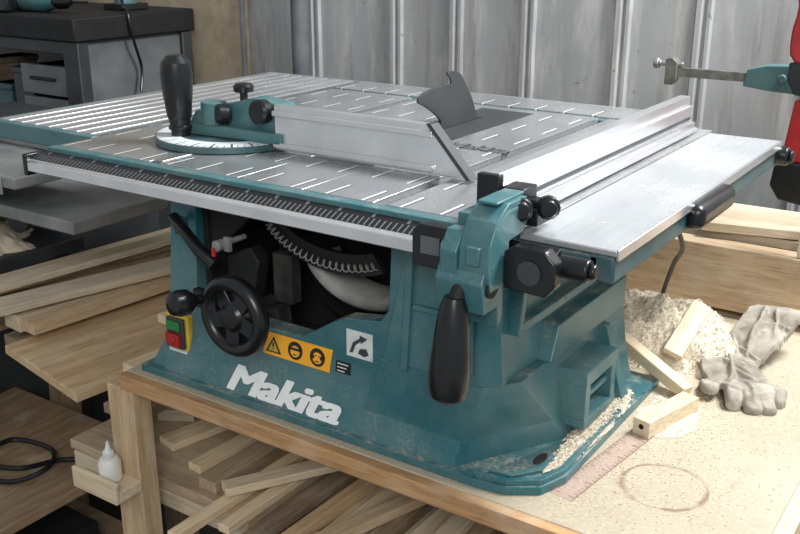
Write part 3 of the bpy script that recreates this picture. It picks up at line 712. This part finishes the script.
o = mound('sawdust_pile', (.02, .55), .160, .135, .074, 3.3, clump=.018, rough=.5, fl=1.9, flakes=9000); tag(o, 'heap of pale sawdust and shavings behind the saw', 'sawdust'); o['kind'] = 'stuff'
o = mound('sawdust_pile', (.060, .200), .020, .145, .006, 8.1, z0=.0130, clump=.0014, flakes=2500, fs=.9); tag(o, 'thin drift of sawdust on the saw foot', 'sawdust'); o['kind'] = 'stuff'
o = mound('sawdust_pile', (.125, .31), .045, .07, .004, 5.1, flakes=900, fs=.8); tag(o, 'thin scatter of sawdust on the bench top', 'sawdust'); o['kind'] = 'stuff'
g = G()
for i in range(3600):
    x = random.gauss(.10, .09); y = random.gauss(.28, .20)
    if not (.084 < x < .305 and .0 < y < .68): continue
    a = random.random()*6.28; s_ = random.uniform(.0003, .0013)
    T = Matrix.Translation((x, y, .0006)) @ Matrix.Rotation(a, 4, 'Z')
    g.box(-s_, s_, -s_*.5, s_*.5, -.0004, .0004, 0, T)
o = g.obj('wood_shavings', ['sawdust'], smooth=False); tag(o, 'loose wood shavings scattered over the bench top', 'shavings'); o['kind'] = 'stuff'
o = plank('wood_stick', (-.002, .430, .050), (.128, .374, .012), .020, .018, 'woodlt'); tag(o, 'pale square wooden stick lying beside the sawdust', 'wood stick')
g = G(); T = Matrix.Translation((.127, .291, .0125)) @ Matrix.Rotation(math.radians(-15), 4, 'Z')
g.box(-.013, .013, -.058, .058, -.012, .012, 0, T); g.prism(circ(0, .002, .004, 14), 'y', -.0584, -.0575, 1, T)
o = g.obj('wood_block', ['woodlt', 'dark'], bevel=.001); tag(o, 'short pale wooden block with a drilled end', 'wood block')
o = plank('wood_wedge', (.085, .425, .042), (.085, .555, .078), .030, .010, 'woodlt', roll=.35); tag(o, 'thin pale wooden offcut leaning on the sawdust', 'wood offcut')
m, nt, b = newmat('clear_plastic'); b.inputs['Base Color'].default_value = srgb(222, 190, 184); b.inputs['Roughness'].default_value = .08; b.inputs['Alpha'].default_value = .16
M['clear'] = m
m, nt, b = newmat('ruler_marks'); b.inputs['Base Color'].default_value = srgb(130, 74, 74); b.inputs['Alpha'].default_value = .7; M['marks'] = m
g = G(); T = Matrix.Translation((.101, .150, .001)) @ Matrix.Rotation(math.radians(-7), 4, 'Z')
g.box(-.015, .015, -.11, .11, -.0008, .0008, 0, T)
g.box(-.0152, -.0147, -.11, .11, .0008, .0010, 1, T); g.box(.0147, .0152, -.11, .11, .0008, .0010, 1, T)
for i in range(27):
    yy = -.104+i*.008; l = .010 if i % 5 == 0 else .005
    g.box(.015-l, .0145, yy, yy+.0009, .0008, .001, 1, T); g.box(-.0145, -.015+l, yy, yy+.0009, .0008, .001, 1, T)
o = g.obj('ruler', ['clear', 'marks'], smooth=False); tag(o, 'translucent pinkish plastic ruler with marks lying on the bench', 'ruler')
def glove(origin, ang, label, caps, seed, folds, lift, baseh, scl=1):
    """limp cloth glove: a draped skin over flattened palm, cuff and five fingers, with a few long folds"""
    nx, ny = 130, 190; x0, x1, y0_, y1_ = -.075, .095, -.115, .150
    bm = bmesh.new(); V = {}
    for i in range(nx+1):
        for j in range(ny+1):
            x = x0+(x1-x0)*i/nx; y = y0_+(y1_-y0_)*j/ny
            H = 0
            for (ax, ay, bx, by, ra, rb_, cap) in caps:
                dx, dy = bx-ax, by-ay; t = max(0, min(1, ((x-ax)*dx+(y-ay)*dy)/(dx*dx+dy*dy)))
                d = math.hypot(x-ax-t*dx, y-ay-t*dy); r = ra+(rb_-ra)*t
                if d < r: H += min(cap, .95*math.sqrt(r*r-d*d))**4
            if H <= 0: continue
            H = H**.25
            fo = 0
            for (ax, ay, bx, by, w_, hgt) in folds:
                dx, dy = bx-ax, by-ay; t = max(0, min(1, ((x-ax)*dx+(y-ay)*dy)/(dx*dx+dy*dy)))
                d = math.hypot(x-ax-t*dx, y-ay-t*dy)+.002*noise.noise(Vector((x*60, y*60, seed)))
                fo = max(fo, hgt*math.exp(-(d/w_)**2)*math.sin(math.pi*(.15+.7*t)))
            wr = noise.noise(Vector((x*18, y*30, seed)))+.4*noise.noise(Vector((x*45, y*70, seed)))
            z = H*(1+.18*wr)+fo*min(1, H/.006)
            z += baseh(x, y)+lift(x, y)
            V[i, j] = bm.verts.new((x+.004*noise.noise(Vector((x*30, y*30, seed))), y, max(z, .001)))
    for i in range(nx):
        for j in range(ny):
            q = [V.get(k_) for k_ in ((i, j), (i+1, j), (i+1, j+1), (i, j+1))]
            if all(q): bm.faces.new(q)
    for v in [v for v in bm.verts if not v.link_faces]: bm.verts.remove(v)
    res = bmesh.ops.extrude_edge_only(bm, edges=[e for e in bm.edges if e.is_boundary])
    for v in [q for q in res['geom'] if isinstance(q, bmesh.types.BMVert)]: v.co.z = max(.0005, v.co.z-.010)
    # crumple: squeeze the cloth along its length so it buckles upward
    for v in bm.verts:
        y = v.co.y; ph = y*60+seed+v.co.x*35
        v.co.y = y*.86+.006*math.sin(ph); v.co.z += .0055*(1+math.sin(ph+1.2)) if y < .09 else 0
    me = bpy.data.meshes.new('work_glove'); bm.to_mesh(me); bm.free(); me.materials.append(M['cloth'])
    for p in me.polygons: p.use_smooth = True
    o = bpy.data.objects.new('work_glove', me); COL.objects.link(o)
    o.matrix_basis = Matrix.Translation(origin) @ Matrix.Rotation(ang, 4, 'Z') @ Matrix.Scale(scl, 4)
    tag(o, label, 'glove', 'work gloves on the bench'); return o
ss = lambda a, b_, v: (lambda t: t*t*(3-2*t))(max(0, min(1, (v-a)/(b_-a))))
capsA = [(0, -.03, 0, .045, .042, .040, .010), (0, -.09, 0, -.02, .046, .038, .007), (-.028, .05, -.030, .084, .0140, .012, .009), (-.010, .06, -.006, .104, .0140, .012, .009),
         (.009, .06, .016, .104, .0140, .012, .009), (.026, .05, .038, .084, .0140, .011, .009), (.030, .0, .056, .040, .018, .013, .010)]
capsB = [(0, -.03, 0, .045, .040, .038, .010), (0, -.09, 0, -.02, .048, .036, .007), (-.026, .05, -.034, .070, .0135, .012, .009), (-.010, .06, -.016, .088, .0135, .012, .009),
         (.008, .06, .002, .094, .0135, .012, .009), (.024, .05, .020, .080, .0135, .011, .009), (.028, .0, .046, .030, .017, .013, .010)]
foA = [(-.03, -.09, .02, .03, .005, .012), (.03, -.07, -.02, .0, .004, .010), (-.035, .02, .03, .05, .0035, .008), (-.02, -.03, .035, -.045, .004, .009), (.01, .05, .012, .10, .003, .004), (-.03, .05, .0, -.02, .004, .007)]
foB = [(.02, -.10, -.01, .04, .005, .014), (-.035, -.06, .02, -.02, .004, .010), (-.03, .04, .03, .02, .0035, .008), (.03, .0, .0, .06, .0035, .007), (.0, -.1, -.03, -.02, .004, .009)]
glove((.170, .465, .0), math.radians(222), 'limp dirty grey-beige work glove lying crumpled on the bench', capsA, 2.1, foA,
      lambda x, y: .010*ss(-.03, -.10, y), lambda x, y: .008*math.exp(-((y-.075)/.03)**2), 1.0)
glove((.165, .560, .010), math.radians(168), 'dirty grey-beige work glove folded with its cuff raised', capsB, 7.7, foB,
      lambda x, y: .036*ss(.02, -.10, y), lambda x, y: .008*ss(.06, .0, y), .95)

# ------------------------------------------------------------------ boards behind on the right
def bk(p0, p1, w, t, mat, lab, roll=0):
    o = plank('timber_beam', p0, p1, w, t, mat, roll=roll); tag(o, lab, 'beam', 'timber stacked behind the bench'); return o
bk((-.35, .92, .010), (1.1, .92, .010), .05, .125, 'wood', 'large planed beam standing on edge behind the bench')
bk((-.35, .865, -.082), (1.1, .85, -.082), .15, .028, 'woodlt', 'pale board lying under the large beam')
bk((-.35, .87, -.120), (1.1, .86, -.120), .12, .035, 'wooddk', 'dark rough timber under the large beam')
bk((-.3, .82, -.160), (1.1, .80, -.160), .16, .03, 'wood', 'sawn timber in the stack behind the bench')
bk((-.3, .84, -.205), (1.1, .82, -.205), .12, .04, 'wooddk', 'dark plank low in the timber stack')
bk((-.3, .82, -.26), (1.1, .80, -.26), .16, .05, 'wood', 'thick plank at the bottom of the timber stack')
bk((-.2, 1.07, .075), (1.1, 1.10, .075), .22, .018, 'woodlt', 'pale board lying flat behind the beam')
bk((-.05, .99, .096), (.55, 1.12, .096), .12, .018, 'woodlt', 'whitish short board on top of the pale board')
st = root('timber_rack', (.2, .95, ZF), 'plain wooden stand under the stacked timber', 'rack')
plank('rack_block', (-.25, .90, -.535), (.9, .90, -.535), .24, .48, 'wooddk', st)
plank('rack_block', (-.15, 1.14, -.36), (1.0, 1.14, -.36), .20, .84, 'wooddk', st)
g = G(); g.tube([(-.02, .42, .27), (.02, .50, .25), (.03, .60, .16), (.0, .66, .10), (-.03, .71, .02), (-.05, .74, -.10)], .004)
tag(g.obj('power_cable', ['black']), 'black power cable hanging down behind the saw', 'cable')

# clamps at the right
hc = root('bar_clamp', (.30, 1.04, .105), 'dull grey-green bar clamp with small screw above the timber', 'clamp')
g = G(); g.box(-.155, .28, 1.026, 1.034, .366, .384); g.obj('bar', ['dullsteel'], hc, .001)
g = G(); g.prism([(-.168, .350), (-.168, .40), (-.155, .404), (-.145, .395), (-.145, .36), (-.152, .350)], 'y', 1.018, 1.042); g.obj('fixed_jaw', ['dullsteel'], hc, .001)
g = G(); g.lathe((-.195, 1.03, .390), (1, 0, 0), [(.009, 0), (.011, .003), (.011, .010), (.005, .014), (.005, .06)], 14); g.obj('clamp_screw', ['steel'], hc, .0005)
g = G(); g.prism([(-.012, .360), (-.006, .392), (.03, .402), (.12, .406), (.30, .402), (.30, .342), (.18, .340), (.14, .350), (.04, .354)], 'y', 1.012, 1.048); g.cyl((.06, 1.012, .380), (.06, 1.004, .380), .008); g.obj('sliding_jaw', ['bluegrey'], hc, .002)
g = G(); g.box(.27, .30, 1.02, 1.06, .106, .34); g.obj('support_post', ['graydk'], hc, .003)
vc = root('ratchet_clamp', (.16, .9, .1), 'tall upright clamp with red handle and black jaws', 'clamp')
g = G(); g.box(.150, .165, .90, .908, .075, .62); g.obj('bar', ['steel'], vc, .001)
g = G(); g.prism(smooth_poly([(.104, .425), (.092, .47), (.098, .52), (.086, .58), (.096, .66), (.19, .66), (.19, .425)], 3), 'y', .888, .920); g.obj('handle', ['red'], vc, .005, 3)
g = G(); g.prism([(.110, .37), (.096, .395), (.096, .425), (.18, .430), (.18, .36)], 'y', .885, .922); g.obj('collar', ['black'], vc, .003)
g = G(); g.prism([(.110, .25), (.104, .28), (.112, .36), (.15, .36), (.15, .25)], 'y', .893, .915); g.obj('grip', ['red'], vc, .003)
g = G(); g.prism([(.105, .18), (.088, .205), (.092, .242), (.112, .25), (.18, .25), (.18, .17)], 'y', .888, .920); g.obj('jaw', ['black'], vc, .004)

# ------------------------------------------------------------------ left background
tcab = root('tool_bench', (-2.2, 1.2, ZF), 'chunky dark-grey cabinet with thick black top near the wall', 'cabinet')
g = G(); g.box(-3.2, -1.89, .93, 1.41, .335, .405); g.obj('worktop', ['blackm'], tcab, .006)
g = G(); g.box(-1.96, -1.915, .96, 1.39, -.10, .335); g.obj('side_panel', ['graymd'], tcab, .004)
g = G(); g.box(-1.97, -1.900, .945, .985, ZF, .335); g.box(-1.97, -1.900, 1.36, 1.40, ZF, .335); g.box(-1.965, -1.905, .96, 1.40, -.12, -.08); g.box(-2.7, -2.65, .95, .985, ZF, .335); g.box(-2.7, -1.92, .95, .985, .295, .334); g.obj('frame', ['graydk'], tcab, .003)
g = G(); g.box(-3.1, -1.97, 1.0, 1.38, ZF, .06); g.box(-3.1, -1.97, 1.37, 1.38, .06, .33); g.obj('cupboard', ['graydk'], tcab, .003)
g = G(); g.box(-1.955, -1.915, .99, 1.37, -.70, -.13); g.obj('lower_panel', ['graydk'], tcab, .003)
for i, zz in enumerate((.10, .20)):
    g = G(); g.box(-2.20, -1.985, .955, .975, zz-.035, zz+.055); g.box(-2.15, -2.03, .945, .955, zz+.01, zz+.02, 1); g.obj('drawer', ['graymd', 'blackm'], tcab, .003)
dr = root('cordless_drill', (-2.1, 1.0, .405), 'teal cordless drill lying on the dark worktop', 'drill')
g = G(); g.lathe((-2.30, 1.02, .44), (1, .1, 0), [(.0, 0), (.03, .005), (.034, .03), (.034, .16), (.024, .19), (.022, .20)]); g.obj('motor_housing', ['tealc'], dr)
g = G(); g.lathe((-2.10, 1.04, .44), (1, .1, 0), [(.020, 0), (.024, .01), (.022, .04), (.012, .06), (0, .062)]); g.cyl((-2.04, 1.046, .44), (-1.97, 1.053, .44), .004); g.obj('chuck', ['black'], dr)
g = G(); g.box(-2.27, -2.23, .96, 1.03, .41, .455); g.box(-2.29, -2.21, .94, .965, .407, .46); g.obj('grip', ['black'], dr, .008, 3)
sd = root('sander', (-2.03, 1.25, .405), 'small teal palm sander on the dark worktop', 'sander')
g = G(); g.box(-2.08, -1.98, 1.20, 1.30, .406, .425); g.obj('sole_plate', ['blackm'], sd, .003)
g = G(); g.lathe((-2.03, 1.25, .425), (0, 0, 1), [(.036, 0), (.034, .02), (.030, .035), (.036, .05), (.030, .062), (0, .066)]); g.obj('motor_housing', ['tealc'], sd)
g = G(); g.box(-2.72, -2.40, 1.05, 1.30, .406, .50); tag(g.obj('tool_case', ['tealdk'], bevel=.01), 'closed dark teal tool case on the worktop', 'tool case')
g = G(); g.tube([(-1.99, 1.20, .44), (-1.95, 1.17, .418), (-1.90, 1.14, .418), (-1.882, 1.13, .39), (-1.878, 1.14, .32), (-1.89, 1.17, .24), (-1.878, 1.15, .17)], .0045); tag(g.obj('hanging_cable', ['black']), 'black tool cord hanging over the worktop edge', 'cable')
for i, (x, mt, w, h) in enumerate(((-2.26, 'graydk', .10, .17), (-2.38, 'tealdk', .10, .11), (-2.50, 'wooddk', .09, .18), (-2.60, 'grayp', .08, .14))):
    g = G(); g.box(x-w/2, x+w/2, 1.0, 1.2, .062, .062+h); g.box(x-w/2-.005, x+w/2+.005, .995, 1.205, .062+h-.02, .062+h)
    tag(g.obj('storage_box', [mt], bevel=.004), 'small storage box standing in the open shelf', 'box', 'boxes in the tool bench')
pm = root('planer_machine', (-1.8, .6, ZF), 'grey planing machine with flat cast tables', 'planing machine')
g = G(); g.box(-2.1, -1.20, .22, .42, .150, .175); g.box(-2.1, -1.24, .215, .222, .135, .172, 0); g.prism([(-2.1, .175), (-1.3, .175), (-1.3, .215), (-1.34, .225), (-2.1, .225)], 'y', .42, .45); g.obj('upper_table', ['grayp'], pm, .004)
g = G(); g.box(-2.1, -1.07, .25, .50, .070, .098); g.box(-2.0, -1.25, .35, .50, .02, .070); g.obj('lower_table', ['grayp'], pm, .004)
g = G(); g.box(-2.1, -1.5, .52, .85, ZF, .16); g.box(-2.0, -1.55, .40, .52, .0, .15); g.obj('machine_body', ['graydk'], pm, .006)
g = G(); g.lathe((-1.34, .345, .045), (.3, -1, 0), [(.012, -.01), (.012, .03), (.026, .034), (.026, .048), (0, .05)], 12); g.obj('adjusting_knob', ['black'], pm)
g = G(); g.box(-1.95, -1.37, .12, .50, -.08, -.045); g.box(-1.92, -1.40, .16, .48, ZF, -.08); tag(g.obj('low_cabinet', ['graydk'], bevel=.004), 'dark low cabinet covered in sawdust', 'cabinet')
o = mound('sawdust_pile', (-1.57, .30), .20, .16, .05, 4.4, z0=-.045, flakes=600); tag(o, 'sawdust heaped on the low cabinet by the planer', 'sawdust'); o['kind'] = 'stuff'
cs = root('clutter_shelf', (-1.1, .05, ZF), 'dark low wooden shelf under the timber stack', 'shelf')
g = G(); g.box(-1.36, -.89, -.12, .26, -.365, -.345); g.obj('shelf_board', ['wooddk'], cs, .002)
g = G(); g.box(-1.36, -.89, -.12, .26, -.60, -.58); g.obj('shelf_board', ['wooddk'], cs, .002)
for xx in (-1.35, -.93):
    for yy in (-.10, .22):
        g = G(); g.box(xx, xx+.03, yy, yy+.03, ZF, -.366); g.obj('shelf_leg', ['wooddk'], cs, .002)
g = G(); g.tube([(-1.15, .02, -.339), (-1.08, -.03, -.332), (-1.00, .0, -.337), (-.97, .06, -.325), (-1.03, .11, -.33), (-1.11, .08, -.320), (-1.09, .0, -.318), (-1.01, .02, -.322), (-.98, .10, -.332), (-.92, .15, -.339)], .005)
tag(g.obj('coiled_cable', ['black']), 'loose loops of black cable on the dark shelf', 'cable')
g = G(); g.box(-1.34, -1.22, -.05, .10, -.344, -.24); g.box(-1.33, -1.23, -.054, -.049, -.325, -.27, 1); tag(g.obj('power_tool_box', ['graydk', 'red'], bevel=.006), 'dark box with a red front under the timber', 'box')
g = G(); g.box(-1.12, -.96, -.03, .15, -.579, -.49); tag(g.obj('storage_crate', ['blackm'], bevel=.006), 'black storage crate on the lower shelf', 'crate')
for (a, b_) in (((-1.10, -.20, -.42), (-.70, -.10, -.36)), ((-.98, -.24, -.55), (-.68, -.10, -.50))):
    o = plank('leaning_board', a, b_, .05, .016, 'wood'); tag(o, 'long board end leaning beside the bench leg', 'board', 'leaning boards')

# ------------------------------------------------------------------ light
w = bpy.data.worlds.new('world'); sc.world = w; w.use_nodes = True
bg = w.node_tree.nodes['Background']; bg.inputs[0].default_value = (.93, .965, 1, 1); bg.inputs[1].default_value = .44
def area(name, loc, target, sx, sy, p, col=(1, 1, 1)):
    l = bpy.data.lights.new(name, 'AREA'); l.shape = 'RECTANGLE'; l.size = sx; l.size_y = sy; l.energy = p; l.color = col
    o = bpy.data.objects.new(name, l); COL.objects.link(o); o.location = loc
    o.rotation_euler = (Vector(target)-Vector(loc)).to_track_quat('-Z', 'Y').to_euler()
area('skylight', (.8, .95, 1.9), (-.05, .4, 0), .9, .6, 94, (.97, .985, 1))
area('front_fill', (1.3, -2.1, 1.6), (-.2, .3, .0), 1.0, .9, 42, (1, .99, .97))  # fill lamp added for daylight from the front; no door in the scene
sc.view_settings.view_transform = 'Standard'
cam = bpy.data.cameras.new('camera'); co = bpy.data.objects.new('camera', cam); COL.objects.link(co)
cam.lens = 43.2; cam.sensor_width = 36; cam.clip_start = .02
co.location = (.487, -.890, .638); co.rotation_euler = (math.radians(70.8), 0, math.radians(34.2))
sc.camera = co
